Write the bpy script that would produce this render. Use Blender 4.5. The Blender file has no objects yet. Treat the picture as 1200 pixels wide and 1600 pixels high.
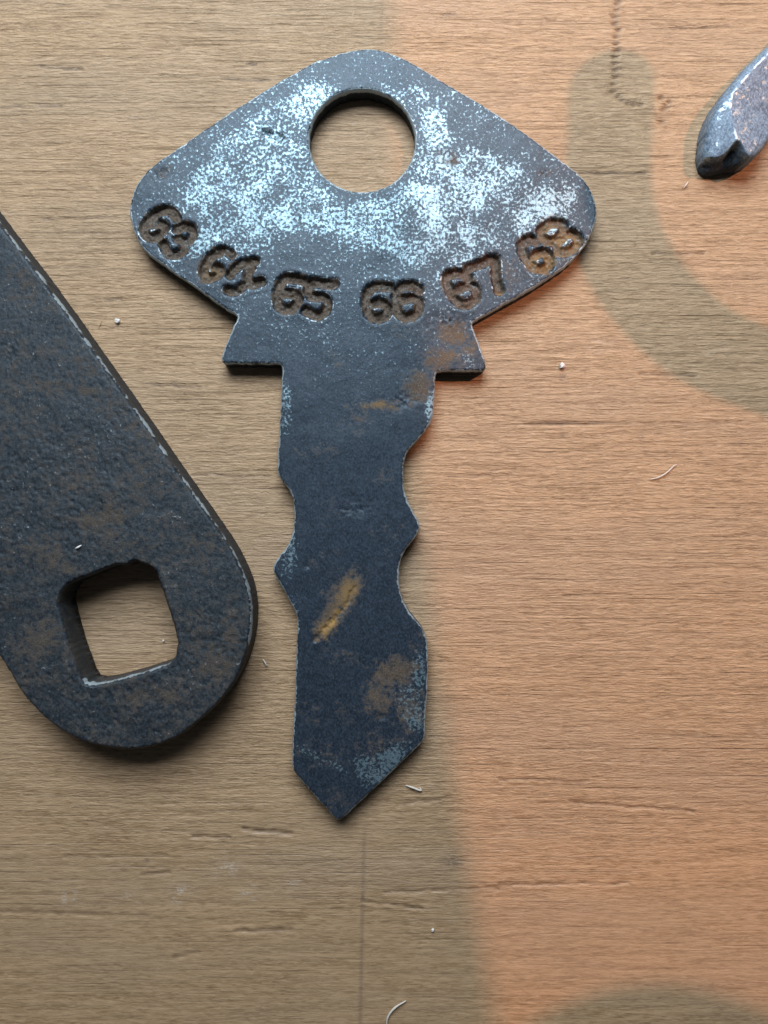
import bpy, math, numpy as np
from mathutils import Vector
from mathutils.geometry import delaunay_2d_cdt

# ------------------------------------------------------------------ camera, light, exposure
H = 0.058                 # lens height over the board (close-up phone distance)
S = 0.00005               # metres per photo pixel on the board plane
sc = bpy.context.scene
COL = sc.collection

cam_d = bpy.data.cameras.new('camera')
cam = bpy.data.objects.new('camera', cam_d)
COL.objects.link(cam)
cam.location = (0, 0, H)
cam.rotation_euler = (0, 0, 0)
cam_d.sensor_fit = 'VERTICAL'
cam_d.sensor_height = 36.0
cam_d.lens = 18.0 / (800 * S / H)
cam_d.clip_start = 0.002
cam_d.clip_end = 10
sc.camera = cam

world = bpy.data.worlds.new('World')
sc.world = world
world.use_nodes = True
bg = world.node_tree.nodes['Background']
bg.inputs['Color'].default_value = (0.80, 0.88, 1.0, 1)
bg.inputs['Strength'].default_value = 0.045

def aim(o, target):
    o.rotation_euler = (Vector(target) - o.location).to_track_quat('-Z', 'Y').to_euler()

win_d = bpy.data.lights.new('window_light', 'AREA')      # cool daylight from a window beyond the top of the board
win_d.shape = 'RECTANGLE'
win_d.size, win_d.size_y = 0.12, 0.09
win_d.energy = 0.55
win_d.color = (0.855, 0.925, 0.985)
win = bpy.data.objects.new('window_light', win_d)
COL.objects.link(win)
win.location = (-0.012, 0.113, 0.116)
aim(win, (0, 0, 0))

spot_d = bpy.data.lights.new('warm_lamp', 'SPOT')        # small orange lamp to the right; its pool ends across the board
spot_d.energy = 17.5
spot_d.color = (1.0, 0.44, 0.26)
spot_d.shadow_soft_size = 0.00035
spot_d.spot_blend = 0.010
spot = bpy.data.objects.new('warm_lamp', spot_d)
COL.objects.link(spot)
LAMP = Vector((0.43, 0.256, 0.62))
spot.location = LAMP
_axis = Vector((0.45, 0.120, 0))
aim(spot, _axis)
_edge = Vector((0.0015, 0.0, 0))
spot_d.spot_size = 2 * (_axis - LAMP).angle(_edge - LAMP)

vs = sc.view_settings
vs.view_transform = 'Standard'
vs.look = 'None'
vs.exposure = -0.16
vs.gamma = 1.0

# ------------------------------------------------------------------ numeric helpers
rng = np.random.default_rng(7)
_tab = rng.random((8, 256, 256))

def vnoise(x, y, seed=0):
    t = _tab[seed % 8]
    x = np.asarray(x, float) + 37.13 * seed
    y = np.asarray(y, float) + 91.7 * seed
    xi = np.floor(x).astype(int); yi = np.floor(y).astype(int)
    fx = x - xi; fy = y - yi
    fx = fx * fx * (3 - 2 * fx); fy = fy * fy * (3 - 2 * fy)
    a = t[yi & 255, xi & 255]; b = t[yi & 255, (xi + 1) & 255]
    c = t[(yi + 1) & 255, xi & 255]; d = t[(yi + 1) & 255, (xi + 1) & 255]
    return (a * (1 - fx) + b * fx) * (1 - fy) + (c * (1 - fx) + d * fx) * fy

def fbm(x, y, seed=0, octv=4, gain=0.5):
    s = 0; a = 1; n = 0
    for k in range(octv):
        s = s + a * vnoise(x * 2 ** k, y * 2 ** k, seed + k)
        n += a; a *= gain
    return s / n

def sstep(a, b, x):
    t = np.clip((x - a) / (b - a), 0, 1)
    return t * t * (3 - 2 * t)

def chaikin(p, n=1, closed=True):
    p = np.asarray(p, float)
    for _ in range(n):
        if closed:
            q = np.roll(p, -1, 0)
            p = np.stack([p * .75 + q * .25, p * .25 + q * .75], 1).reshape(-1, 2)
        else:
            a, b = p[:-1], p[1:]
            m = np.stack([a * .75 + b * .25, a * .25 + b * .75], 1).reshape(-1, p.shape[1])
            p = np.vstack([p[:1], m, p[-1:]])
    return p

def resample(p, step, closed=True):
    p = np.asarray(p, float)
    q = np.vstack([p, p[:1]]) if closed else p
    L = np.r_[0, np.cumsum(np.hypot(*np.diff(q[:, :2], axis=0).T))]
    n = max(8, int(L[-1] / step))
    s = np.linspace(0, L[-1], n, endpoint=not closed)
    return np.stack([np.interp(s, L, q[:, k]) for k in range(q.shape[1])], 1)

def dist_segs(x, y, p, closed):
    p = np.asarray(p, float)
    q = np.roll(p, -1, 0) if closed else p[1:]
    a = p if closed else p[:-1]
    out = np.full(np.shape(x), 1e9)
    for (ax, ay), (bx, by) in zip(a, q):
        dx, dy = bx - ax, by - ay
        l2 = dx * dx + dy * dy + 1e-12
        t = np.clip(((x - ax) * dx + (y - ay) * dy) / l2, 0, 1)
        np.minimum(out, (x - ax - t * dx) ** 2 + (y - ay - t * dy) ** 2, out=out)
    return np.sqrt(out)

def dist_near(x, y, p, closed, reach):
    """distance to a polyline, only worked out for points within its padded box"""
    p = np.asarray(p, float)
    out = np.full(np.shape(x), 1e3)
    m = ((x > p[:, 0].min() - reach) & (x < p[:, 0].max() + reach) &
         (y > p[:, 1].min() - reach) & (y < p[:, 1].max() + reach))
    if m.any():
        out[m] = dist_segs(x[m], y[m], p, closed)
    return out

def inside(x, y, p):
    p = np.asarray(p, float)
    q = np.roll(p, -1, 0)
    r = np.zeros(np.shape(x), bool)
    for (ax, ay), (bx, by) in zip(p, q):
        if ay == by:
            continue
        c = (ay > y) != (by > y)
        r ^= c & (x < (bx - ax) * (y - ay) / (by - ay) + ax)
    return r

def blobs(x, y, lst):
    s = np.zeros(np.shape(x))
    for (cx, cy, rx, ry, a, *rot) in lst:
        th = math.radians(rot[0]) if rot else 0
        u = ((x - cx) * math.cos(th) + (y - cy) * math.sin(th)) / rx
        v = (-(x - cx) * math.sin(th) + (y - cy) * math.cos(th)) / ry
        s = np.maximum(s, a * np.exp(-(u * u + v * v) * 0.8)) if a > 0 else s + a * np.exp(-(u * u + v * v) * 0.8)
    return np.clip(s, 0, 1)

def to_world(px, py, z):
    """photo pixel seen at height z (metres) -> x, y"""
    k = S * (H - z) / H
    return (np.asarray(px, float) - 600) * k, (800 - np.asarray(py, float)) * k

# ------------------------------------------------------------------ mesh helpers
def link(o, parent=None):
    COL.objects.link(o)
    if parent is not None:
        o.parent = parent
    return o

def tag(o, label=None, cat=None, group=None, kind=None):
    for k, v in (('label', label), ('category', cat), ('group', group), ('kind', kind)):
        if v:
            o[k] = v
    return o

def mesh_np(name, V, F, mat, attrs=None, normals=None, parent=None):
    """V (n,3), F (m,3 or 4) arrays -> linked mesh object, smooth shaded"""
    V = np.asarray(V, np.float32); F = np.asarray(F, np.int32)
    k = F.shape[1]
    me = bpy.data.meshes.new(name)
    me.vertices.add(len(V)); me.vertices.foreach_set('co', V.ravel())
    me.loops.add(F.size); me.loops.foreach_set('vertex_index', F.ravel())
    me.polygons.add(len(F))
    me.polygons.foreach_set('loop_start', np.arange(0, F.size, k, dtype=np.int32))
    me.polygons.foreach_set('use_smooth', np.ones(len(F), bool))
    me.update(calc_edges=True)
    for an, av in (attrs or {}).items():
        at = me.attributes.new(an, 'FLOAT', 'POINT')
        at.data.foreach_set('value', np.asarray(av, np.float32))
    if normals is not None:
        me.normals_split_custom_set_from_vertices(np.asarray(normals, np.float32).tolist())
    me.materials.append(mat)
    return link(bpy.data.objects.new(name, me), parent)

def vert_normals(V, F):
    n = np.zeros_like(V)
    fn = np.cross(V[F[:, 1]] - V[F[:, 0]], V[F[:, 2]] - V[F[:, 0]])
    for k in range(3):
        np.add.at(n, F[:, k], fn)
    return n / (np.linalg.norm(n, axis=1, keepdims=True) + 1e-20)

def cdt(points, loops):
    edges = []
    for a, b in loops:
        edges += [(i, i + 1) for i in range(a, b - 1)] + [(b - 1, a)]
    v, _, f, *_ = delaunay_2d_cdt([Vector(p) for p in points.tolist()], edges, [], 0, 1e-7)
    return np.array([tuple(p) for p in v]), np.array([t for t in f if len(t) == 3], int)

def plate(outer, holes, t, cell, r_edge, relief, rough=0.35, z_map=None):
    """solid plate lying on the board from an outline in photo pixels; relief(px,py,d) gives dz in metres.
    Returns V, F, px, py, d (distance to the rim, pixels), top mask."""
    loops_px = []
    for i, poly in enumerate([outer] + holes):
        c = resample(poly, cell * 0.9)
        j = rough * 2
        c = c + np.stack([vnoise(c[:, 0] / 5, c[:, 1] / 5, 1) - .5, vnoise(c[:, 0] / 5, c[:, 1] / 5, 2) - .5], 1) * j * 2
        loops_px.append(c)
    coarse = [resample(c, max(4, cell * 2.5)) for c in loops_px]
    x0, y0 = outer.min(0); x1, y1 = outer.max(0)
    gx, gy = np.meshgrid(np.arange(x0, x1, cell), np.arange(y0, y1, cell))
    gx[1::2] += cell / 2
    gx = gx.ravel() + (rng.random(gx.size) - .5) * cell * .4
    gy = gy.ravel() + (rng.random(gy.size) - .5) * cell * .4
    m = inside(gx, gy, coarse[0])
    for h in coarse[1:]:
        m &= ~inside(gx, gy, h)
    gx, gy = gx[m], gy[m]
    d = np.full(len(gx), 1e9)
    for c in coarse:
        d = np.minimum(d, dist_segs(gx, gy, c, True))
    m = d > cell * 0.75
    pts = []; loops = []; n = 0
    for c in loops_px:
        pts.append(c); loops.append((n, n + len(c))); n += len(c)
    nb = n
    P = np.vstack(pts + [np.stack([gx[m], gy[m]], 1)])
    Dd = np.r_[np.zeros(nb), d[m]]
    P2, F = cdt(P / 1000.0, loops)
    assert len(P2) == len(P), (len(P2), len(P))
    cen = P[F].mean(1)
    k = inside(cen[:, 0], cen[:, 1], loops_px[0])
    for h in loops_px[1:]:
        k &= ~inside(cen[:, 0], cen[:, 1], h)
    F = F[k]
    e1 = P[F[:, 1]] - P[F[:, 0]]; e2 = P[F[:, 2]] - P[F[:, 0]]
    area = e1[:, 0] * e2[:, 1] - e1[:, 1] * e2[:, 0]
    F[area > 0] = F[area > 0][:, ::-1]                       # y of the photo points down
    u = np.clip(Dd / r_edge, 0, 1)
    z = t - (1 - np.sqrt(np.clip(1 - (1 - u) ** 2, 0, 1))) * r_edge * S
    z = z + relief(P[:, 0], P[:, 1], Dd)
    X, Y = to_world(P[:, 0], P[:, 1], t if z_map is None else z_map)
    V = np.stack([X, Y, z], 1)
    px, py = P[:, 0], P[:, 1]
    allV = [V]; allF = [F]; top = np.ones(len(V), bool); n = len(V)
    pxs = [px]; pys = [py]; ds = [Dd]
    bot = []
    for (a, b) in loops:
        idx = np.arange(a, b); prev = idx
        for frac in (0.66, 0.33, 0.0):
            ring = V[idx].copy(); ring[:, 2] = np.maximum(0, V[idx, 2] * frac)
            new = np.arange(n, n + len(idx)); n += len(idx)
            allV.append(ring); pxs.append(px[idx]); pys.append(py[idx]); ds.append(np.zeros(len(idx)))
            pn, nn = np.roll(prev, -1), np.roll(new, -1)
            q = np.stack([np.stack([prev, new, nn], 1), np.stack([prev, nn, pn], 1)], 1).reshape(-1, 3)
            allF.append(q); prev = new
        bot.append(prev)
    bi = np.concatenate(bot)
    Vc = np.vstack(allV)
    bl = []; k0 = 0
    for b in bot:
        bl.append((k0, k0 + len(b))); k0 += len(b)
    bp = np.stack([np.concatenate([pxs[0][a:b] for a, b in loops]), np.concatenate([pys[0][a:b] for a, b in loops])], 1)
    _, bf = cdt(bp / 1000.0, bl)
    c2 = bp[bf].mean(1)
    kk = inside(c2[:, 0], c2[:, 1], loops_px[0])
    for h in loops_px[1:]:
        kk &= ~inside(c2[:, 0], c2[:, 1], h)
    bf = bf[kk]
    e1 = bp[bf[:, 1]] - bp[bf[:, 0]]; e2 = bp[bf[:, 2]] - bp[bf[:, 0]]
    ar = e1[:, 0] * e2[:, 1] - e1[:, 1] * e2[:, 0]
    bf[ar < 0] = bf[ar < 0][:, ::-1]
    allF_top = np.vstack(allF)
    # orient the walls outwards: every wall face must match the direction of the neighbouring top face edge
    Nv = vert_normals(Vc, allF[0])
    out = allF[0].tolist()
    edge_dir = set()
    nb_set = nb
    f0 = allF[0]
    for a, b in ((0, 1), (1, 2), (2, 0)):
        mk = (f0[:, a] < nb_set) & (f0[:, b] < nb_set)
        edge_dir.update(map(tuple, f0[mk][:, [a, b]].tolist()))
    fixed = [f0]; wi = 1
    for (a, b) in loops:
        flip = (a, a + 1) in edge_dir and (a + 1, a) not in edge_dir
        for _ in range(3):
            q = allF[wi]; wi += 1
            fixed.append(q if flip else q[:, ::-1])
    # prev -> new -> nn runs against prev -> pn; a top edge a -> a+1 wants the wall to hold pn -> prev
    Fw = np.vstack(fixed)
    Fall = np.vstack([Fw, bi[bf]])
    top = np.zeros(len(Vc), bool); top[:len(V)] = True
    return (Vc, Fall, np.concatenate(pxs), np.concatenate(pys), np.concatenate(ds), top, len(Fw))

def split_parts(V, F, attrs, face_part, names, mats, parents):
    N = vert_normals(V, F)
    objs = {}
    for pid in sorted(set(face_part.tolist())):
        f = F[face_part == pid]
        u, inv = np.unique(f, return_inverse=True)
        objs[pid] = mesh_np(names[pid], V[u], inv.reshape(-1, 3), mats[pid],
                            {k: a[u] for k, a in attrs.items()}, N[u],
                            parents[pid] if not callable(parents[pid]) else parents[pid](objs))
    return objs

def tube(name, pts, rad, mat, parent=None, sides=8, taper=None):
    P = np.asarray(pts, float)
    n = len(P)
    T = np.gradient(P, axis=0); T /= np.linalg.norm(T, axis=1, keepdims=True)
    V = []; F = []
    for i in range(n):
        a = np.cross(T[i], (0, 0, 1.0)); 
        if np.linalg.norm(a) < 1e-6: a = np.array([1.0, 0, 0])
        a /= np.linalg.norm(a); b = np.cross(a, T[i])
        r = rad * (1 if taper is None else taper[i])
        for k in range(sides):
            w = 2 * math.pi * k / sides
            V.append(P[i] + r * (math.cos(w) * a + math.sin(w) * b))
    for i in range(n - 1):
        for k in range(sides):
            k2 = (k + 1) % sides
            F.append((i * sides + k, i * sides + k2, (i + 1) * sides + k2))
            F.append((i * sides + k, (i + 1) * sides + k2, (i + 1) * sides + k))
    for i, s in ((0, 1), (n - 1, -1)):
        c = len(V); V.append(P[i] - s * T[i] * rad * 0.8 * (1 if taper is None else taper[i]))
        for k in range(sides):
            k2 = (k + 1) % sides
            F.append((c, i * sides + k2, i * sides + k) if s > 0 else (c, i * sides + k, i * sides + k2))
    return mesh_np(name, np.array(V), np.array(F)[:, ::-1], mat, parent=parent)

# ------------------------------------------------------------------ material helpers
class NT:
    def __init__(s, name):
        s.m = bpy.data.materials.new(name); s.m.use_nodes = True
        s.t = s.m.node_tree; s.t.nodes.clear()
        s.out = s.n('ShaderNodeOutputMaterial'); s.b = s.n('ShaderNodeBsdfPrincipled')
        s.l(s.b.outputs[0], s.out.inputs['Surface'])
        s.co = s.n('ShaderNodeTexCoord').outputs['Object']
    def n(s, kind, **kw):
        o = s.t.nodes.new(kind)
        for k, v in kw.items(): setattr(o, k, v)
        return o
    def l(s, a, b): s.t.links.new(a, b)
    def put(s, sock, v):
        if hasattr(v, 'node'): s.l(v, sock)
        elif isinstance(v, (tuple, list)): sock.default_value = (*v, 1) if len(v) == 3 and sock.type == 'RGBA' else v
        else: sock.default_value = v
    def math(s, op, a, b=0.0, clamp=False):
        o = s.n('ShaderNodeMath', operation=op, use_clamp=clamp); s.put(o.inputs[0], a); s.put(o.inputs[1], b); return o.outputs[0]
    def mm(s, scale=(1, 1, 1), off=(0, 0, 0), rot=0):     # coordinates in millimetres
        o = s.n('ShaderNodeMapping'); s.l(s.co, o.inputs[0])
        o.inputs['Scale'].default_value = tuple(1000 * k for k in scale); o.inputs['Location'].default_value = off
        o.inputs['Rotation'].default_value = (0, 0, rot); return o.outputs[0]
    def noise(s, vec, scale=1, detail=3, rough=.55, dist=0.0):
        o = s.n('ShaderNodeTexNoise'); s.l(vec, o.inputs['Vector'])
        o.inputs['Scale'].default_value = scale; o.inputs['Detail'].default_value = detail
        o.inputs['Roughness'].default_value = rough; o.inputs['Distortion'].default_value = dist
        return o.outputs['Fac']
    def attr(s, name):
        o = s.n('ShaderNodeAttribute'); o.attribute_name = name; return o.outputs['Fac']
    def rng(s, v, a, b, c=0.0, d=1.0, smooth=True):
        o = s.n('ShaderNodeMapRange'); o.interpolation_type = 'SMOOTHSTEP' if smooth else 'LINEAR'
        s.put(o.inputs['Value'], v)
        for k, q in zip(('From Min', 'From Max', 'To Min', 'To Max'), (a, b, c, d)): s.put(o.inputs[k], q)
        return o.outputs[0]
    def mix(s, f, a, b):
        o = s.n('ShaderNodeMix', data_type='RGBA'); s.put(o.inputs[0], f); s.put(o.inputs[6], a); s.put(o.inputs[7], b); return o.outputs[2]
    def mixf(s, f, a, b):
        o = s.n('ShaderNodeMix', data_type='FLOAT'); s.put(o.inputs[0], f); s.put(o.inputs[2], a); s.put(o.inputs[3], b); return o.outputs[0]
    def bump(s, h, strength, dist, prev=None):
        o = s.n('ShaderNodeBump'); s.put(o.inputs['Height'], h); o.inputs['Strength'].default_value = strength
        o.inputs['Distance'].default_value = dist
        if prev is not None: s.l(prev, o.inputs['Normal'])
        return o.outputs[0]
    def set(s, **kw):
        for k, v in kw.items(): s.put(s.b.inputs[k.replace('_', ' ')], v)
        return s.m

def wood_material():
    w = NT('weathered_board')
    grain = w.noise(w.mm((0.16, 2.2, 1)), 1.0, 5, .62, .4)
    fine = w.noise(w.mm((1.0, 6.5, 1)), 1.0, 5, .66, .6)
    fuzz = w.noise(w.mm((.7, 1, 1)), 8.0, 4, .65)
    broad = w.noise(w.mm((0.03, 0.12, 1)), 1.0, 3, .5)
    speck = w.noise(w.mm((1.6, 5.0, 1), (11, 3, 0)), 1.0, 2, .5)
    crack = w.attr('crack'); grime = w.attr('grime'); pale = w.attr('pale')
    c = w.mix(w.rng(grain, .33, .68), (0.272, 0.170, 0.088), (0.402, 0.266, 0.150))
    c = w.mix(w.rng(fine, .40, .66, 0, .75), c, (0.482, 0.335, 0.200))
    c = w.mix(w.rng(fine, .44, .30, 0, .42), c, (0.135, 0.090, 0.054))
    c = w.mix(w.rng(broad, .4, .65, 0, .35), c, (0.330, 0.246, 0.165))
    line = w.noise(w.mm((0.10, 5.2, 1), (3, 17, 0)), 1.0, 3, .55, .25)
    c = w.mix(w.rng(line, .58, .72, 0, .38), c, (0.150, 0.096, 0.055))
    c = w.mix(w.rng(speck, .63, .74, 0, .3), c, (0.165, 0.108, 0.064))
    c = w.mix(w.rng(fuzz, .58, .75, 0, .25), c, (0.50, 0.41, 0.30))
    c = w.mix(w.math('MULTIPLY', crack, .85, True), c, (0.085, 0.052, 0.030))
    c = w.mix(grime, c, (0.130, 0.100, 0.080))
    c = w.mix(w.math('MULTIPLY', pale, w.rng(fuzz, .4, .62), True), c, (0.62, 0.58, 0.52))
    h = w.math('ADD', w.math('MULTIPLY', grain, .6), w.math('SUBTRACT', w.math('MULTIPLY', fine, .7), w.rng(line, .58, .70, 0, .22)))
    defocus_mask = w.attr('defocus_mask')  # lowers the grain bump to imitate defocus blur
    h = w.math('MULTIPLY', h, w.math('SUBTRACT', 1.0, w.math('MULTIPLY', defocus_mask, .75)))
    n = w.bump(h, 1.0, .00019)
    n = w.bump(w.math('MULTIPLY', fuzz, w.math('SUBTRACT', 1.0, w.math('MULTIPLY', defocus_mask, .6))), .5, .00006, n)
    return w.set(Base_Color=c, Roughness=w.rng(fine, .3, .7, .36, .50), Normal=n, IOR=1.56)

def metal_material(name, patina, patina2, bare, rust, rust2, pr=.42, grain_mm=4.2, bumpy=.00003, bstr=.5, spec=.5):
    w = NT(name)
    n1 = w.noise(w.mm(), grain_mm, 4, .68)
    n2 = w.noise(w.mm(off=(5, 9, 0)), 1.6, 5, .66)
    n3 = w.noise(w.mm(off=(2, 4, 0)), 13.0, 3, .6)
    scr = w.noise(w.mm((9, .8, 1), rot=-.6), 1.0, 3, .6)
    b = w.attr('bare'); r = w.attr('rust'); e = w.attr('edge'); gold = w.attr('gold'); darken = w.attr('darken')
    bm = w.rng(w.math('ADD', n1, w.math('MULTIPLY', w.math('SUBTRACT', b, .5), .46)), .485, .61)
    bm = w.math('MULTIPLY', bm, w.rng(b, .03, .15))
    em = w.rng(w.math('ADD', n1, w.math('MULTIPLY', w.math('SUBTRACT', e, .5), .9)), .5, .62)
    em = w.math('MULTIPLY', em, w.rng(e, .05, .2))
    nr = w.math('ADD', w.math('MULTIPLY', n2, .6), w.math('MULTIPLY', n1, .4))
    rm = w.rng(w.math('ADD', w.math('MULTIPLY', r, .95), w.math('MULTIPLY', w.math('SUBTRACT', nr, .5), 2.2)), .28, .80, 0, .95)
    rm = w.math('MULTIPLY', rm, w.rng(r, .02, .25))
    pc = w.mix(w.rng(n2, .36, .64), patina, patina2)
    mott = w.noise(w.mm((1, .7, 1), (8, 1, 0), .7), 7.0, 4, .7)
    pc = w.mix(w.rng(mott, .46, .66, 0, .75), pc, tuple(1.9 * k for k in patina2))
    pc = w.mix(w.rng(mott, .47, .32, 0, .7), pc, tuple(.45 * k for k in patina))
    pc = w.mix(w.rng(n3, .58, .74, 0, .6), pc, tuple(2.8 * k for k in patina2))
    rc = w.mix(w.rng(n3, .38, .66), rust, rust2)
    rc = w.mix(gold, rc, (0.34, 0.20, 0.055))
    met = w.math('MULTIPLY', bm, w.math('SUBTRACT', 1.0, w.math('MULTIPLY', rm, .55)))
    c = w.mix(rm, pc, rc)
    c = w.mix(met, c, bare)
    c = w.mix(em, c, (0.40, 0.48, 0.53))  # edge wear, with its glint put into the colour
    c = w.mix(darken, c, (0.006, 0.005, 0.005))  # near-black mixed in where side walls and notch are darkened
    rough = w.mixf(rm, w.rng(n3, .3, .7, pr - .06, pr + .1), .85)
    rough = w.mixf(met, rough, w.rng(scr, .3, .7, .34, .5))
    rough = w.mixf(em, rough, .5)
    rough = w.mixf(darken, rough, .95)
    n = w.bump(w.math('ADD', n1, w.math('MULTIPLY', n3, .6)), bstr, bumpy)
    n = w.bump(w.math('MULTIPLY', w.noise(w.mm(), 22., 2, .6), w.math('ADD', .35, rm)), .5, bumpy, n)
    return w.set(Base_Color=c, Metallic=w.math('MULTIPLY', w.math('ADD', w.math('MULTIPLY', w.mixf(em, w.math('MULTIPLY', met, .74), .45), .95), .05), w.math('SUBTRACT', 1.0, darken)),
                 Roughness=rough, Normal=n, Specular_IOR_Level=spec, Specular_Tint=(0.70, 0.87, 1.0))

def plain_material(name, col, rough=.7):
    w = NT(name)
    n = w.noise(w.mm(), 12, 2, .5)
    return w.set(Base_Color=w.mix(n, tuple(.85 * k for k in col), tuple(min(1, 1.1 * k) for k in col)), Roughness=rough)

M_wood = wood_material()
M_key = metal_material('blued_steel', (0.0125, 0.0190, 0.0290), (0.0205, 0.0295, 0.0435), (0.215, 0.315, 0.370),
                       (0.055, 0.040, 0.028), (0.145, 0.103, 0.068), pr=.40, grain_mm=4.3)
M_bar = metal_material('rusted_forged_steel', (0.0135, 0.0178, 0.0238), (0.024, 0.0285, 0.0335), (0.34, 0.42, 0.48),
                       (0.042, 0.034, 0.027), (0.105, 0.084, 0.065), pr=.46, grain_mm=3.4, bumpy=.00005, bstr=.8, spec=.45)
M_tool = metal_material('ground_steel', (0.085, 0.130, 0.185), (0.130, 0.185, 0.25), (0.34, 0.45, 0.52),
                        (0.06, 0.05, 0.045), (0.10, 0.085, 0.07), pr=.48, grain_mm=3.0)
M_lint = plain_material('lint', (0.60, 0.56, 0.50))
M_hair = plain_material('pale_hair', (0.50, 0.36, 0.22))
M_crumb = plain_material('white_crumb', (0.70, 0.69, 0.67))
M_cable = plain_material('cable_rubber', (0.02, 0.02, 0.022), .5)

# ------------------------------------------------------------------ the board
def build_board():
    step = 2.5
    def axis(lo, hi, far):
        mid = np.arange(lo, hi + step, step)
        g = [mid[-1]]; s = step
        while g[-1] < far[1]: s *= 1.5; g.append(g[-1] + s)
        b = [mid[0]]; s = step
        while b[-1] > far[0]: s *= 1.5; b.append(b[-1] - s)
        return np.r_[np.array(b[1:])[::-1], mid, np.array(g[1:])]
    ax = axis(-40, 1240, (-1900, 3100)); ay = axis(-40, 1640, (-1900, 3500))
    gx, gy = np.meshgrid(ax, ay)
    x, y = gx.ravel(), gy.ravel()
    h = (fbm(x / 130, y / 9, 1, 4) - .5) * 0.9 + (fbm(x / 26, y / 4.5, 3, 3) - .5) * .55 + (fbm(x / 260, y / 90, 5, 2) - .5) * 1.2   # pixels
    crack = np.zeros(len(x)); pale = np.zeros(len(x)); grime = np.zeros(len(x))
    cr = [((62, 104), (128, 107), 1.5, 1.0), ((0, 168), (95, 165), 1.4, .8), ((905, 270), (1010, 271), 1.7, 1.0), ((66, 343), (180, 339), 1.5, .7),
          ((60, 418), (160, 416), 1.5, .7), ((165, 470), (188, 467), 2.2, .8), ((300, 741), (420, 745), 1.6, .8), ((235, 602), (310, 604), 1.6, .8),
          ((820, 662), (950, 661), 2.2, .9), ((950, 661), (1160, 662), 1.5, .6), ((1020, 396), (1100, 395), 1.8, .8), ((1000, 585), (1090, 586), 1.8, .8),
          ((700, 745), (800, 742), 1.5, .6), ((1150, 835), (1200, 837), 1.4, .7), ((780, 1217), (920, 1222), 1.6, .8), ((890, 1253), (1085, 1268), 1.8, .8),
          ((735, 1390), (800, 1385), 1.6, .6), ((780, 1382), (985, 1381), 1.8, .7), ((600, 1395), (780, 1388), 1.8, .7), ((380, 1297), (455, 1303), 2.6, .9),
          ((300, 1308), (360, 1309), 1.8, .8), ((370, 1455), (455, 1452), 2.8, .7), ((220, 1367), (265, 1364), 2.0, .7), ((0, 1425), (230, 1432), 2.2, .5),
          ((100, 1340), (260, 1336), 2.0, .4), ((567, 1408), (660, 1420), 2.2, .7), ((620, 1258), (705, 1246), 2.0, .6), ((270, 1496), (310, 1490), 2.2, .6),
          ((345, 122), (420, 126), 1.6, .8), ((385, 100), (400, 98), 2.0, .9), ((690, 25), (710, 20), 2., .8), ((1000, 46), (1140, 40), 1.6, .6)]
    for _ in range(420):
        cx, cy = rng.uniform(-30, 1230), rng.uniform(-30, 1630); L = rng.uniform(8, 60) * (1 if rng.random() < .8 else 2)
        cr.append(((cx, cy), (cx + L, cy + rng.uniform(-.05, .05) * L), rng.uniform(.7, 1.1), rng.uniform(.10, .34)))
    for (a, b, w, amp) in cr:
        m = (x > a[0] - 6) & (x < b[0] + 6) & (np.abs(y - (a[1] + b[1]) / 2) < 14 + abs(a[1] - b[1]))
        xs, ys = x[m], y[m]
        wob = (fbm(xs / 16, ys * 0 + a[1], 2, 2) - .5) * 5
        dd = dist_segs(xs, ys + wob, np.array([a, b]), False)
        g = amp * np.exp(-(dd / (w * 1.15)) ** 2) * (0.45 + 0.75 * vnoise(xs / 9, ys / 30, 4))
        crack[m] = np.maximum(crack[m], g)
        # torn fibre standing up along the lower lip
        h[m] += 1.1 * amp * np.exp(-((dd - w * 2.6) / 2.0) ** 2) * (ys > a[1]) * .6
    dents = [(961 + rng.uniform(-4, 4) + (0 if yy > 60 else 2), yy) for yy in np.arange(4, 140, 10.5)]
    dents += [(958, 142), (966, 150), (972, 156), (981, 161), (991, 163), (1002, 163), (1034, 152), (1042, 166), (1038, 171), (1034, 190), (1046, 158)]
    for (dx, dy) in dents:
        m = (np.abs(x - dx) < 20) & (np.abs(y - dy) < 16)
        q = np.exp(-(((x[m] - dx) / 5.5) ** 2 + ((y[m] - dy) / 3.4) ** 2))
        crack[m] = np.maximum(crack[m], .75 * q); h[m] -= 2.2 * q
        h[m] += 1.6 * np.exp(-(((x[m] - dx - 5) / 6) ** 2 + ((y[m] - dy - 5) / 3) ** 2))
    for (dx, dy, s) in [(881, 590, 6), (880, 681, 3), (1002, 683, 4), (1160, 692, 3), (708, 1346, 12), (230, 1345, 4)]:
        q = np.exp(-(((x - dx) / (s * 1.4)) ** 2 + ((y - dy) / s) ** 2)); grime += .6 * q * (vnoise(x / 4, y / 3, 6) > .35)
    # scored line down the board and the slightly dirtier strip along it
    lx = 597 - 34 * y / 1600
    sl = np.exp(-((x - lx) / 2.6) ** 2)
    grime += .42 * sl * sstep(1280, 1340, y) + .22 * sl * sstep(90, 30, y)
    h -= 1.3 * sl * (sstep(1280, 1340, y) + .5 * sstep(90, 30, y))
    for (dx, dy, a) in [(283, 1398, .8), (107, 1403, .6), (352, 1358, .5), (392, 1395, .45), (205, 1403, .3), (463, 1382, .35), (940, 540, .3), (1120, 545, .35), (70, 1105, .3)]:
        pale += a * np.exp(-(((x - dx) / 18) ** 2 + ((y - dy) / 12) ** 2)) * sstep(.35, .7, fbm(x / 9, y / 5, 7, 2))
    h -= 2.8 * crack
    fade = sstep(-1500, -100, x) * sstep(2700, 1300, x)
    z = h * S * fade - 0.00006
    z -= max(0, float(z.max()))                                  # nothing of the board rises above z = 0
    X = (x - 600) * S; Y = (800 - y) * S
    ny, nx = gx.shape
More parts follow.
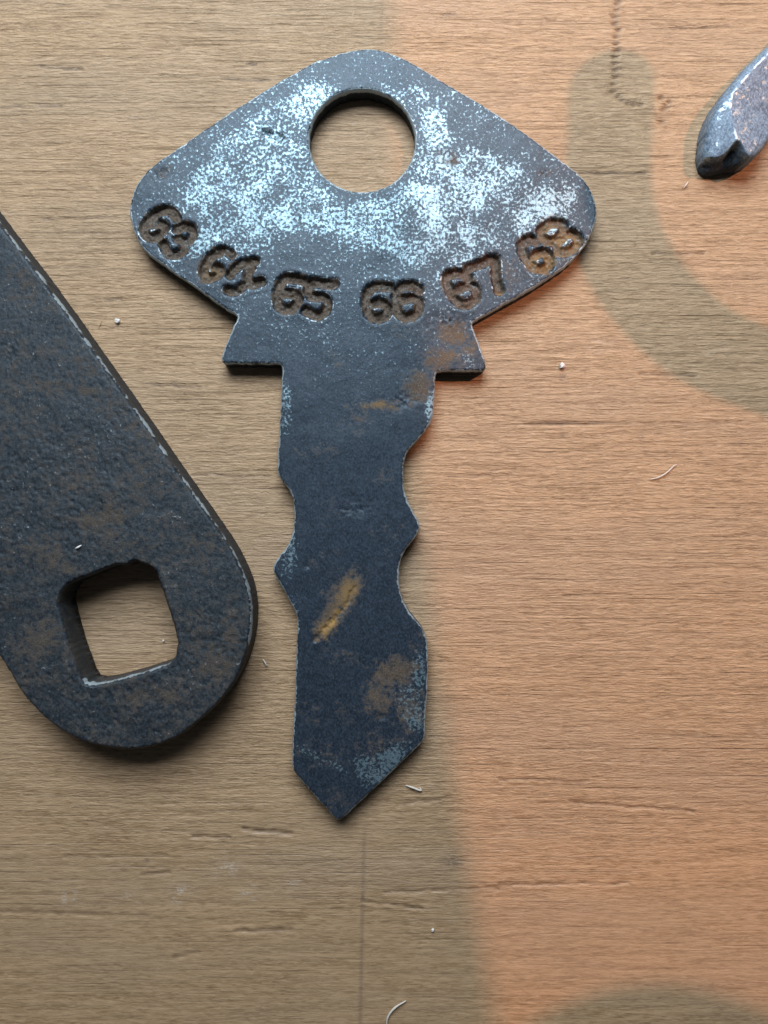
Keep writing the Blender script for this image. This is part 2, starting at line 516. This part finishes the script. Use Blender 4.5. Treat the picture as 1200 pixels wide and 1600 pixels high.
    V = np.stack([X, Y, z], 1)
    i = np.arange((ny - 1) * (nx - 1)); r = i // (nx - 1); c = i % (nx - 1)
    a = r * nx + c
    F = np.stack([a, a + nx, a + nx + 1, a + 1], 1)
    # sides and underside
    per = np.r_[np.arange(nx), np.arange(1, ny) * nx + nx - 1, (ny - 1) * nx + np.arange(nx - 2, -1, -1), np.arange(ny - 2, 0, -1) * nx]
    low = V[per].copy(); low[:, 2] = -0.018
    n0 = len(V); k = np.arange(len(per)); k2 = np.roll(k, -1)
    side = np.stack([per[k], per[k2], n0 + k2, n0 + k], 1)
    V = np.vstack([V, low])
    c4 = [n0, n0 + nx - 1, n0 + nx - 1 + ny - 1, n0 + 2 * (nx - 1) + ny - 1]
    F = np.vstack([F, side, [c4]])
    pad = lambda q: np.r_[np.clip(q, 0, 1), np.zeros(len(per))]
    o = mesh_np('wooden_board', V, F, M_wood, {'crack': pad(crack), 'grime': pad(grime), 'pale': pad(pale), 'defocus_mask': pad(sstep(1120, 1480, y + 260 * (fbm(x / 300, y / 120, 2, 3) - .5)))})  # last mask flattens the lower board's grain to stand in for lens defocus
    return tag(o, 'weathered brown wooden board with fine horizontal grain and scratches', 'board', kind='structure')

board = build_board()

# ------------------------------------------------------------------ the key
KEY_T = 0.0014
KEY = [(201.7, 328), (205, 303), (216.7, 280), (236.7, 258), (290, 221.7), (340, 186.7), (393, 153), (433, 128), (473, 105), (493, 94), (508, 90.5), (530, 81.7),
       (556.7, 76), (580, 75), (600, 78), (626.7, 88), (650, 100), (676.7, 116.7), (703, 133), (733, 150), (766.7, 170), (806.7, 196.7), (843, 223), (880, 251.7),
       (906.7, 271.7), (923, 293), (932.7, 318), (933, 338), (928, 360), (913, 386.7), (890, 413), (853, 438), (823, 457), (793, 473), (766.7, 488),
       (744, 501), (738, 505), (740, 513), (746.7, 530), (756.7, 556.7), (759.5, 573), (757, 579), (750, 580), (720, 580), (700, 580), (688, 580), (682, 583), (680, 590), (679.5, 605),
       (678.7, 628), (677, 652), (670.7, 665), (656, 684), (641, 700), (633, 713), (630, 732), (630, 758.7), (634.7, 777), (645, 798.7), (654.7, 814.7), (656.5, 824), (652, 836), (637, 854),
       (627.5, 869), (623.5, 892), (624, 921), (632, 945), (645, 964), (658.7, 980), (666.7, 996), (669, 1012), (669, 1053), (668, 1086.7), (665, 1112), (664.5, 1148),
       (663, 1156), (655, 1166), (633, 1186.7), (601, 1218.7), (569, 1248), (538, 1278), (531, 1283), (525, 1281), (518.7, 1274.7), (492, 1245), (462, 1211), (457, 1202), (455.8, 1190),
       (457, 1149), (461, 1080), (462.7, 1006), (464.5, 985), (464.5, 968), (461, 956), (448, 932), (434.7, 908), (426.8, 893), (426.8, 883), (434.7, 870.7), (448, 854.7), (454.7, 841),
       (458.5, 824), (460, 806.7), (458.7, 782.7), (453, 766.7), (440, 750.7), (434, 740), (433, 726.7), (437, 660), (440, 590), (440, 574), (438.5, 569.5), (432, 568.5), (400, 568.5), (358, 568.5), (350, 568),
       (345.5, 564), (345.5, 557), (350, 543), (361, 517), (370.5, 496), (369, 492), (350, 481.7), (306.7, 450), (266.7, 423), (226.7, 395), (210, 366.7), (202.5, 342)]
KEY = chaikin(KEY, 1)
_a = np.linspace(0, 2 * math.pi, 90, endpoint=False)
KHOLE = np.stack([566 + 82.5 * np.cos(_a), 219.5 + 79.5 * np.sin(_a)], 1)

def zc(pts, ox, oy, k):
    return [(ox + a / k, oy + b / k) for a, b in pts]
STAMPS = {
 '63': [zc([(760, 300), (690, 200), (560, 175), (420, 220), (300, 340), (230, 470), (290, 590), (410, 610), (530, 520), (590, 430), (500, 390), (370, 400)], 200, 310, 10),
        zc([(760, 480), (900, 410), (1010, 480), (985, 620), (880, 690), (780, 630)], 200, 310, 10), zc([(880, 690), (845, 820), (720, 890), (600, 830), (545, 710)], 200, 310, 10)],
 '64': [zc([(610, 250), (510, 180), (380, 220), (270, 340), (200, 480), (230, 580), (330, 600), (430, 530), (470, 450), (370, 430)], 295, 370, 9.23),
        zc([(950, 345), (800, 370), (660, 450), (590, 540)], 295, 370, 9.23), zc([(900, 430), (830, 560), (900, 680)], 295, 370, 9.23), zc([(560, 770), (680, 790), (770, 690), (890, 680), (1040, 640)], 295, 370, 9.23)],
 '65': [zc([(590, 260), (340, 200), (240, 330), (200, 520), (250, 650), (370, 690), (490, 610), (540, 490), (430, 440), (300, 450)], 410, 410, 9.23),
        zc([(1040, 310), (860, 305), (670, 270), (650, 420)], 410, 410, 9.23), zc([(690, 490), (880, 490), (950, 590), (900, 720), (780, 780), (620, 690)], 410, 410, 9.23)],
 '66': [zc([(540, 260), (300, 250), (210, 350), (200, 520), (250, 670), (370, 720), (490, 680), (530, 560), (430, 470), (280, 500)], 550, 420, 9.23),
        zc([(970, 300), (860, 230), (670, 270), (630, 400), (640, 560), (690, 680), (820, 710), (950, 640), (980, 500), (900, 410), (730, 440)], 550, 420, 9.23)],
 '67': [zc([(520, 530), (400, 460), (220, 480), (170, 570), (220, 720), (310, 870), (420, 960), (560, 940), (650, 850), (640, 690), (520, 640), (360, 720)], 680, 380, 10),
        zc([(500, 400), (700, 325), (930, 210), (950, 330), (950, 500), (1000, 730)], 680, 380, 10)],
 '68': [zc([(380, 470), (290, 420), (150, 500), (170, 650), (270, 800), (380, 910), (520, 900), (610, 830), (590, 690), (480, 620), (340, 700)], 800, 330, 10),
        zc([(450, 310), (560, 200), (700, 160), (820, 220), (800, 340), (680, 460), (560, 470), (460, 390), (450, 310)], 800, 330, 10),
        zc([(840, 360), (960, 340), (1070, 450), (1000, 550), (860, 640), (740, 630), (690, 540), (760, 430), (840, 360)], 800, 330, 10)],
}
STAMP_LIST = [(k, [chaikin(s, 2, False) for s in v]) for k, v in STAMPS.items()]

def stamp_fields(x, y):
    depth = np.zeros(np.shape(x)); near = np.full(np.shape(x), -1); best = np.full(np.shape(x), 1e3)
    for i, (k, strokes) in enumerate(STAMP_LIST):
        ds = np.full(np.shape(x), 1e3)
        for s in strokes:
            ds = np.minimum(ds, dist_near(x, y, s, False, 30))
        near = np.where((ds < best) & (ds < 30), i, near); best = np.minimum(best, ds)
    wob = (fbm(x / 7, y / 7, 3, 3) - .5) * 3.6
    d = best + wob
    depth = .78 * sstep(7.6, 5.2, d) + .22 * sstep(10, 7.6, d)
    return depth, near, best

SCRATCH = np.array([(553, 918), (545, 940), (528, 962), (508, 982), (492, 1000)], float)
PITS = [(425, 212, 9, 5, .30, 25), (437, 214, 6, 4, .35, 0), (412, 205, 6, 4, .25, 30), (250, 272, 12, 7, .2, -30), (705, 250, 10, 8, .15, 0),
        (560, 790, 20, 12, .14, 0), (540, 800, 14, 9, .12, 0), (480, 885, 5, 4, .2, 0), (700, 510, 22, 14, .2, 0), (640, 620, 26, 12, .16, -30),
        (853, 274, 8, 6, .14, 0), (610, 1060, 30, 22, .12, 0), (597, 1120, 8, 5, .2, 0)]

def key_relief(x, y, d):
    st, _, _ = stamp_fields(x, y)
    dz = -0.00041 * st * (.45 + .95 * fbm(x / 16, y / 16, 5, 2))
    # raised lip pushed up around the stamps
    _, _, best = st, 0, stamp_fields(x, y)[2]
    dz += 0.000008 * np.exp(-((best - 14) / 3.0) ** 2)
    dz += (fbm(x / 5, y / 5, 1, 4, .6) - .5) * 0.000016 + (fbm(x / 60, y / 60, 2, 3) - .5) * 0.00010
    dz += st * (fbm(x / 4, y / 4, 6, 3) - .5) * .00026
    for (cx, cy, rx, ry, a, rot) in PITS:
        b = blobs(x, y, [(cx, cy, rx, ry, 1.0, rot)])
        dz -= b * a * 0.00045 * (0.15 + 1.7 * fbm(x / 6, y / 6, 5, 3) ** 1.5)
    sd = dist_near(x, y, SCRATCH, False, 20) + (fbm(x / 5, y / 5, 4, 2) - .5) * 6
    dz -= 0.00013 * np.exp(-(sd / 3.4) ** 2)
    # grinding marks across the rim of the bow
    return dz * sstep(0, 5, d)

def build_key():
    V, F, px, py, d, top, nw = plate(KEY, [KHOLE], KEY_T, 1.55, 4.0, key_relief)
    depth, near, best = stamp_fields(px, py)
    dh = np.hypot(px - 566, py - 219.5) - 81
    dout = dist_segs(px, py, resample(KEY, 6), True)
    n_l = fbm(px / 34, py / 34, 1, 4)
    bare = blobs(px, py, [(566, 290, 290, 120, .52), (470, 145, 62, 36, .78), (428, 250, 62, 62, .82), (330, 292, 62, 30, .66, -30), (400, 200, 40, 30, .55), (455, 330, 60, 45, .74), (560, 345, 110, 34, .78),
                          (676, 300, 80, 70, .86), (684, 200, 34, 50, .72), (760, 285, 80, 62, .86), (850, 330, 62, 52, .80), (640, 395, 70, 40, .66), (730, 370, 70, 52, .78), (890, 300, 30, 40, .7),
                          (400, 365, 60, 30, .48), (300, 360, 50, 30, .45), (560, 552, 55, 12, .42), (450, 420, 50, 25, .38), (600, 430, 60, 20, .5), (690, 430, 30, 20, .55), (800, 420, 50, 25, .5), (270, 330, 60, 30, .5),
                          (330, 455, 40, 18, .45, 33), (470, 500, 50, 10, .42), (620, 505, 60, 8, .42), (715, 480, 60, 12, .5, -25), (640, 545, 60, 18, .36), (735, 560, 16, 24, .62), (700, 500, 26, 6, .5),
                          (580, 100, 70, 18, .42), (445, 640, 12, 60, .62), (675, 640, 10, 30, .8), (452, 880, 18, 60, .5), (640, 1100, 24, 40, .78), (655, 1050, 12, 34, .8), (650, 1125, 16, 18, .9), (610, 1190, 48, 22, .80, -35),
                          (575, 1200, 30, 24, .62), (500, 1185, 50, 14, .6, 25), (530, 1200, 10, 8, .6), (460, 960, 8, 50, .55), (650, 1170, 16, 10, .5)])
    head = .62 * sstep(0, 34, dout) * sstep(455, 385, py + .0 * px) * sstep(215, 330, px) * sstep(.12, .60, fbm(px / 110, py / 90, 5, 4))
    bare = np.maximum(bare, head)
    bare = np.clip(bare - blobs(px, py, [(535, 412, 70, 22, .4), (300, 245, 40, 16, .35, -33), (345, 330, 30, 22, .25), (760, 215, 60, 14, .35, 33), (566, 112, 70, 20, .45), (520, 90, 40, 12, .2), (395, 385, 60, 20, .2)]), 0, 1)
    bare *= .30 + 1.35 * n_l
    rim = np.exp(-(dh / 12) ** 2) * sstep(240, 290, py) * .5                 # darker ring below the hole
    topband = np.exp(-(dout / 26) ** 2) * (py < 300)
    bare = np.minimum(bare, .56 + .5 * (fbm(px / 18, py / 18, 3, 3) - .4))
    bare = np.clip(bare - .55 * rim - .24 * topband + .45 * np.exp(-(dout / 4.0) ** 2) * (py < 420), 0, 1)
    bare *= 1 - sstep(.1, .5, depth)
    base = .26 * sstep(760, 430, py) + .09                                   # fine sparkle of worn high spots everywhere
    bare = np.maximum(bare, base * (.6 + .8 * n_l))
    rust = blobs(px, py, [(708, 520, 32, 24, .85), (690, 560, 34, 26, .8), (735, 545, 24, 30, .6), (655, 605, 28, 30, .82), (600, 634, 52, 12, .66), (565, 650, 18, 20, .5), (540, 925, 24, 40, .85, 30), (512, 975, 20, 34, .80, 38), (525, 950, 18, 50, .8, 38),
                          (490, 880, 10, 8, .5), (618, 1050, 44, 28, .85, -20), (592, 1090, 30, 40, .7), (640, 1110, 34, 50, .62), (590, 1170, 46, 36, .48), (500, 1180, 60, 30, .38), (530, 1250, 40, 26, .36),
                          (250, 272, 26, 14, .55, -30), (705, 252, 24, 16, .62), (690, 240, 12, 10, .5), (855, 272, 14, 9, .5), (425, 210, 22, 12, .35), (520, 795, 50, 40, .28), (455, 800, 14, 40, .34), (330, 430, 80, 40, .40, 30), (790, 420, 60, 40, .45), (880, 400, 60, 30, .4)])
    stain = sstep(12.5, 4.5, best + 7 * (fbm(px / 6, py / 6, 2, 2) - .5))
    rust = np.maximum(rust, .34 * sstep(.48, .70, fbm(px / 46, py / 40, 6, 4)) * sstep(420, 520, py))
    rust = np.clip(np.maximum(rust, stain * .98), 0, 1)
    gold = blobs(px, py, [(848, 410, 20, 14, .55), (868, 402, 30, 10, .35), (886, 378, 24, 16, .5), (862, 362, 16, 14, .35), (785, 462, 14, 6, .5), (522, 968, 7, 30, 1.0, 38), (545, 925, 14, 24, .5, 30), (505, 985, 10, 14, .7), (590, 632, 40, 6, .35), (330, 425, 14, 10, .25), (718, 545, 20, 18, .18)])
    edge = np.exp(-(d / 3.8) ** 2) * top * (.55 + .9 * fbm(px / 14, py / 14, 4, 3))  # rim wear and a painted rim glint together
    edge *= np.where(py < 560, 1.0, .80)
    edge = np.maximum(edge, .62 * np.exp(-((best - 9.5) / 1.7) ** 2) * (.2 + 1.2 * fbm(px / 8, py / 8, 7, 2)))
    darken = np.where(top, 0, .6)  # shade of the side walls put into their colour
    attrs = {'bare': np.where(top, bare, 0), 'rust': np.where(top, rust, .25), 'edge': edge, 'gold': gold, 'darken': darken}
    # faces -> parts: 0 bow, 1 shoulder, 2 blade, 3.. stamped numbers
    fx = px[F].mean(1); fy = py[F].mean(1)
    part = np.zeros(len(F), int)
    part[(fy > 500) & (fy <= 581)] = 1
    part[fy > 581] = 2
    fb = best[F].mean(1); fn = near[F[:, 0]]
    istop = top[F].all(1) & (np.arange(len(F)) < nw)
    st = (fb < 12.5) & istop
    part[st] = 3 + fn[st]
    bx, by = to_world(500, 700, KEY_T)
    root = link(bpy.data.objects.new('key', None)); root.empty_display_size = .005
    tag(root, 'flat dark steel key with a round hole and stamped numbers 63 to 68', 'key')
    names = {0: 'bow', 1: 'shoulder', 2: 'blade'}; parents = {0: root, 1: root, 2: root}
    for i, (k, _) in enumerate(STAMP_LIST):
        names[3 + i] = 'stamped_number'
        parents[3 + i] = lambda objs: objs[0]
    objs = split_parts(V, F, attrs, part, names, {k: M_key for k in names}, parents)
    for i, (k, _) in enumerate(STAMP_LIST):
        objs[3 + i]['label'] = 'number %s stamped into the metal, filled with brown rust' % k
    return root

key = build_key()

# ------------------------------------------------------------------ the bar with the square hole
BAR_T = 0.0031
_c = np.array((195.0, 969.0)); _d = np.array((0.584, 0.812)); _n = np.array((0.812, -0.584))
BAR = [(-330, -120), (-290, -55), (-200, 73), (-100, 212), (0, 350), (56, 421.5), (133, 530), (224, 659), (287, 742), (337, 812), (364, 852), (383, 888), (396, 925), (400, 965), (394, 1011),
       (381, 1053), (356, 1092), (315, 1130), (270, 1159), (210, 1174), (154, 1168), (105, 1151), (59.5, 1116), (28, 1077.5), (7, 1039), (-80, 915), (-300, 600), (-560, 230), (-620, 130), (-640, 10), (-600, -110), (-510, -180), (-410, -180)]
BAR = np.array(BAR, float)
BAR[:, 0] -= np.where(BAR[:, 0] > 280, 6, 0)
BAR = chaikin(BAR, 2)
BHOLE = chaikin([(104, 914), (93, 930), (91, 944), (95.6, 962.7), (104, 994), (113, 1023), (126, 1058), (132, 1068), (144, 1071), (171.7, 1066), (226.7, 1050.7), (263, 1038), (273, 1026), (277, 1005), (270.7, 979),
                 (256, 933), (243, 895), (236, 886), (223, 882), (210, 876), (203, 880), (195.5, 884), (179, 883), (160.7, 890), (140.5, 899.5), (120, 906)], 0)

def bar_relief(x, y, d):
    dz = (fbm(x / 4.0, y / 4.0, 2, 3, .6) - .5) * 0.000055 + (fbm(x / 70, y / 40, 4, 2) - .5) * 0.00010
    p = fbm(x / 6, y / 6, 6, 2)
    dz -= 0.00004 * sstep(.55, .72, p) * sstep(.40, .6, fbm(x / 90, y / 90, 3, 2))
    low = sstep(.50, .56, fbm(x / 50, y / 36, 7, 3))                         # flaked scale, a thin step down
    dz -= 0.00002 * low
    return dz * sstep(0, 7, d)

def build_bar():
    # fine cells where the photograph shows the bar, same outline beyond
    V, F, px, py, d, top, nw = plate(BAR, [BHOLE], BAR_T, 2.1, 6.0, bar_relief, rough=.3)
    rust = blobs(px, py, [(160, 815, 48, 30, .95), (60, 1000, 60, 50, .75), (110, 1020, 50, 40, .65), (60, 870, 70, 40, .62), (110, 890, 60, 25, .6), (200, 1110, 40, 50, .72, 30), (270, 1080, 60, 40, .62), (360, 970, 26, 60, .68), (340, 1040, 50, 40, .62),
                          (300, 760, 60, 40, .45), (70, 600, 130, 30, .55), (140, 610, 40, 14, .7), (40, 640, 60, 20, .55), (90, 480, 60, 50, .42), (60, 440, 60, 40, .42), (180, 700, 120, 40, .40), (300, 860, 40, 50, .45), (20, 780, 60, 30, .5), (-200, 300, 200, 200, .5), (-600, -200, 300, 300, .5)])
    rust = np.clip(np.maximum(rust, .42) * (.40 + 1.1 * fbm(px / 45, py / 30, 1, 4)), 0, 1)
    bare = .10 + .12 * (fbm(px / 60, py / 30, 5, 3) > .55)
    # worn arris with painted glint along the straight upper-right side and the lip of the hole
    sgn = (px - _c[0]) * _n[0] + (py - _c[1]) * _n[1]
    right = sstep(60, 160, sgn)
    dh = dist_segs(px, py, resample(BHOLE, 5), True)
    edge = np.exp(-(d / 3.0) ** 2) * (.10 + .66 * right) * (.15 + 1.6 * fbm(px / 14, py / 14, 4, 3))
    lip = np.exp(-(dh / 2.1) ** 2) * sstep(1015, 1040, py) * (px > 128) * (.4 + .8 * fbm(px / 10, py / 10, 2, 3))
    edge = np.maximum(edge, lip)
    low = sstep(0, 1, (py - 1100) / 60)
    edge = np.where(dh > 12, edge * (1 - .8 * low), edge)
    inwall = (~top) & (dh < 2) & (py > 1034) & (px > 138)  # lower hole wall facing the window, its brightness painted on
    attrs = {'bare': np.where(top, bare, 0), 'rust': np.where(top, rust, .45), 'edge': np.where(top, edge, np.where(inwall, .34, 0)), 'gold': rust * 0, 'darken': np.where(top | inwall, 0, .35)}  # wall shade painted in, except on the lower hole wall
    o = mesh_np('flat_steel_bar', V, F, M_bar, attrs, vert_normals(V, F))
    return tag(o, 'thick dark rusted steel bar with rounded end and square hole', 'steel bar')

bar = build_bar()

# ------------------------------------------------------------------ the tool end beside the key
TOOL_T = 0.0026
TOOL = chaikin([(1200, 75.7), (1175, 98.5), (1145.6, 126), (1121, 157), (1108, 176.5), (1098.5, 199), (1094, 222), (1092, 243), (1094, 259), (1101, 270), (1113, 271), (1131, 266), (1153.7, 265), (1170, 257.7),
                (1181, 244.7), (1189.5, 231.7), (1200, 209), (1235, 145), (1290, 70), (1370, -20), (1480, -120), (1700, -300), (1900, -470), (1940, -540), (1900, -590), (1830, -570), (1640, -400), (1440, -190), (1300, -22)], 2)
RIDGE = np.array([(1830, -560), (1440, -165), (1300, -10), (1205, 84), (1160, 128), (1126, 168), (1124, 190), (1126, 208), (1133, 236)], float)

def tool_relief(x, y, d):
    r = dist_segs(x, y, RIDGE, False)
    # which side of the ridge: left (towards the upper left) slopes down
    seg = np.zeros(len(x)); b = np.full(len(x), 1e9)
    for (p, q) in zip(RIDGE[:-1], RIDGE[1:]):
        t = np.clip(((x - p[0]) * (q - p)[0] + (y - p[1]) * (q - p)[1]) / ((q - p) @ (q - p)), 0, 1)
        dd = np.hypot(x - p[0] - t * (q - p)[0], y - p[1] - t * (q - p)[1])
        cr = (q - p)[0] * (y - p[1]) - (q - p)[1] * (x - p[0])
        seg = np.where(dd < b, np.sign(cr), seg); b = np.minimum(b, dd)
    left = seg > 0
    dz = np.where(left, -0.0010 * np.clip(r / 40, 0, 1), -0.0008 * np.clip(r / 70, 0, 1.3) ** 1.3)
    NOTCH = chaikin([(1086, 256), (1098, 254), (1112, 257), (1122, 252), (1128, 243), (1135, 238), (1142, 243), (1147, 254), (1157, 262), (1152, 275), (1140, 285), (1100, 285)], 1)
    inn = inside(x, y, NOTCH); dn = dist_segs(x, y, NOTCH, True)
    dz = np.where(inn, np.minimum(dz, dz - 0.0009 * sstep(0, 5, dn)), dz)
    u = (x * .62 - y * .78); v = (x * .78 + y * .62)
    dz += (fbm(u / 30, v / 5, 3, 3) - .5) * 0.00006 + (fbm(x / 30, y / 30, 2, 2) - .5) * .00006
    return np.maximum(dz, -TOOL_T + .0006)

def build_tool():
    V, F, px, py, d, top, nw = plate(TOOL, [], TOOL_T, 1.7, 9.0, tool_relief, rough=.4, z_map=0.0007)
    r = dist_segs(px, py, RIDGE, False)
    NOTCH = chaikin([(1086, 256), (1098, 254), (1112, 257), (1122, 252), (1128, 243), (1135, 238), (1142, 243), (1147, 254), (1157, 262), (1152, 275), (1140, 285), (1100, 285)], 1)
    darken = np.where(inside(px, py, NOTCH), .80 * sstep(0, 6, dist_segs(px, py, NOTCH, True)), 0.0)  # notch darkened inwards from its outline
    u = (px * .62 - py * .78); v = (px * .78 + py * .62)
    bare = np.clip(.24 + .75 * (fbm(u / 26, v / 7, 5, 3) - .35), 0, 1)
    edge = .62 * np.exp(-(r / 3.0) ** 2) * (.4 + 1.1 * fbm(px / 12, py / 12, 3, 2))
    attrs = {'bare': np.where(top, bare, .2), 'rust': np.where(top, .12, .3), 'edge': np.where(top, edge, 0), 'gold': px * 0, 'darken': darken}
    o = mesh_np('tool_tip', V, F, M_tool, attrs, vert_normals(V, F))
    return tag(o, 'bright ground steel tool end with a dark notched tip', 'tool')

tool = build_tool()

# ------------------------------------------------------------------ added cord out of view, shaped to shade the board
def build_cord():
    # each point: where the lamp throws its shadow on the board (photo pixels), and its height in metres
    run = [(957, 136, .30), (955, 205, .30), (950, 290, .30), (966, 375, .30), (1002, 440, .30), (1050, 496, .30), (1108, 543, .30), (1200, 580, .30), (1340, 625, .31), (1520, 730, .33), (1670, 910, .35),
           (1740, 1150, .37), (1700, 1420, .39), (1560, 1680, .42), (1380, 1790, .44), (1210, 1742, .45), (1110, 1676, .45), (1000, 1650, .45), (890, 1676, .45), (800, 1790, .45), (760, 2050, .45), (820, 2600, .46)]
    pts = []
    for sx, sy, z in run:
        P = Vector(((sx - 600) * S, (800 - sy) * S, 0))
        pts.append(tuple(P + (LAMP - P) * (z / LAMP.z)))
    pts += [tuple(LAMP + Vector((-.01, -.12, -.07))), tuple(LAMP + Vector((.03, -.10, .0))), tuple(LAMP + Vector((.05, -.02, .05)))]
    p = np.array(pts)
    for _ in range(3):
        a, b = p[:-1], p[1:]
        p = np.vstack([p[:1], np.stack([a * .75 + b * .25, a * .25 + b * .75], 1).reshape(-1, 3), p[-1:]])
    rad = 0.00148
    p0 = p[0] + (p[0] - p[1]) / np.linalg.norm(p[0] - p[1]) * rad
    dome = [math.radians(a) for a in (4, 16, 30, 45, 60, 75)]
    dirv = p[0] - p0
    tp = np.r_[[math.sin(a) for a in dome], np.ones(len(p))]
    p = np.vstack([[p0 + dirv * (1 - math.cos(a)) for a in dome], p])
    o = tube('shadow_cord', p, rad, M_cable, sides=16, taper=tp)
    return tag(o, 'thin black cord added out of view to cast shadows on the board', 'cord')

cord = build_cord()

# ------------------------------------------------------------------ lint, hair and crumbs
def px3(pts, z):
    out = []
    for q in pts:
        zz = (q[2] if len(q) > 2 else 0) / 1000 + z
        x, y = to_world(q[0], q[1], zz); out.append((float(x), float(y), zz))
    return np.array(out)

def fibre(name, pts, rad_mm, mat, label, cat, z=0.0, group=None):
    q = resample(chaikin(np.array([(a, b) for a, b in pts], float), 2, False), 2.0, False)
    r = rad_mm / 1000
    P = px3(q, z + r)
    P[:, 2] += r * 1.2 * np.sin(np.linspace(0, math.pi, len(P)))
    tp = .55 + .6 * np.sin(np.linspace(0.1, math.pi - .1, len(P))) * (.7 + .6 * vnoise(q[:, 0] / 5, q[:, 1] / 5, 3))
    o = tube(name, P, r, mat, sides=6, taper=tp)
    return tag(o, label, cat, group)

fibre('lint_fibre', [(1017, 749), (1030, 746), (1044, 737), (1053, 727), (1058, 726)], .045, M_lint, 'white curved lint fibre on bare wood far right of the blade', 'fibre')
fibre('lint_fibre', [(604, 1604), (605, 1588), (616, 1573), (634, 1564)], .075, M_lint, 'pale bent lint strand on the wood below the key point', 'fibre')
fibre('lint_fibre', [(634, 1227), (645, 1230), (652, 1233), (660, 1236), (656, 1231)], .07, M_lint, 'tiny tangled lint fleck on the wood beside the key point', 'fibre')
fibre('hair', [(133, 502), (137, 509), (136, 515), (133, 518)], .022, M_hair, 'short fine hair on the wood beside the steel bar edge', 'hair')
fibre('hair', [(158, 501), (156, 507), (153, 512)], .02, M_hair, 'fine straight hair on the wood near the white crumb', 'hair')
fibre('lint_fibre', [(822, 452), (825, 460), (829, 458), (831, 452)], .03, M_lint, 'short loop of lint caught under the bow edge by number 67', 'fibre')
fibre('lint_fibre', [(411, 1030), (415, 1036), (417, 1041)], .05, M_lint, 'tiny pale fibre on the wood beside the rounded bar end', 'fibre')
fibre('lint_fibre', [(1068, 294), (1072, 289), (1075, 284)], .04, M_lint, 'thin pale splinter on the wood below the tool tip', 'fibre')
fibre('lint_fibre', [(118, 857), (123, 855), (127, 852)], .06, M_crumb, 'bright white fleck on the steel bar above the square hole', 'fleck', z=BAR_T + .00002)

def crumb(cx, cy, r_px, label, z=0.0, seed=0):
    import bmesh
    bm = bmesh.new(); bmesh.ops.create_icosphere(bm, subdivisions=2, radius=1)
    g = np.random.default_rng(seed)
    for v in bm.verts:
        s = r_px * S * (0.7 + .6 * g.random()); v.co = v.co * s; v.co.z *= .7
    me = bpy.data.meshes.new('crumb'); bm.to_mesh(me); bm.free(); me.materials.append(M_crumb)
    o = bpy.data.objects.new('crumb', me); link(o)
    zz = z + r_px * S * .5
    x, y = to_world(cx, cy, zz); o.location = (float(x), float(y), zz)
    return tag(o, label, 'crumb')
crumb(183, 501, 3.6, 'round white crumb on the wood between bar and key', seed=1)
crumb(878, 571, 4.2, 'angular white crumb on the wood right of the key shoulder', seed=2)
crumb(676, 1453, 2.6, 'tiny pale crumb on the wood well below the key point', seed=3)
crumb(255, 1001, 1.6, 'minute crumb on the wood inside the square hole', seed=4)
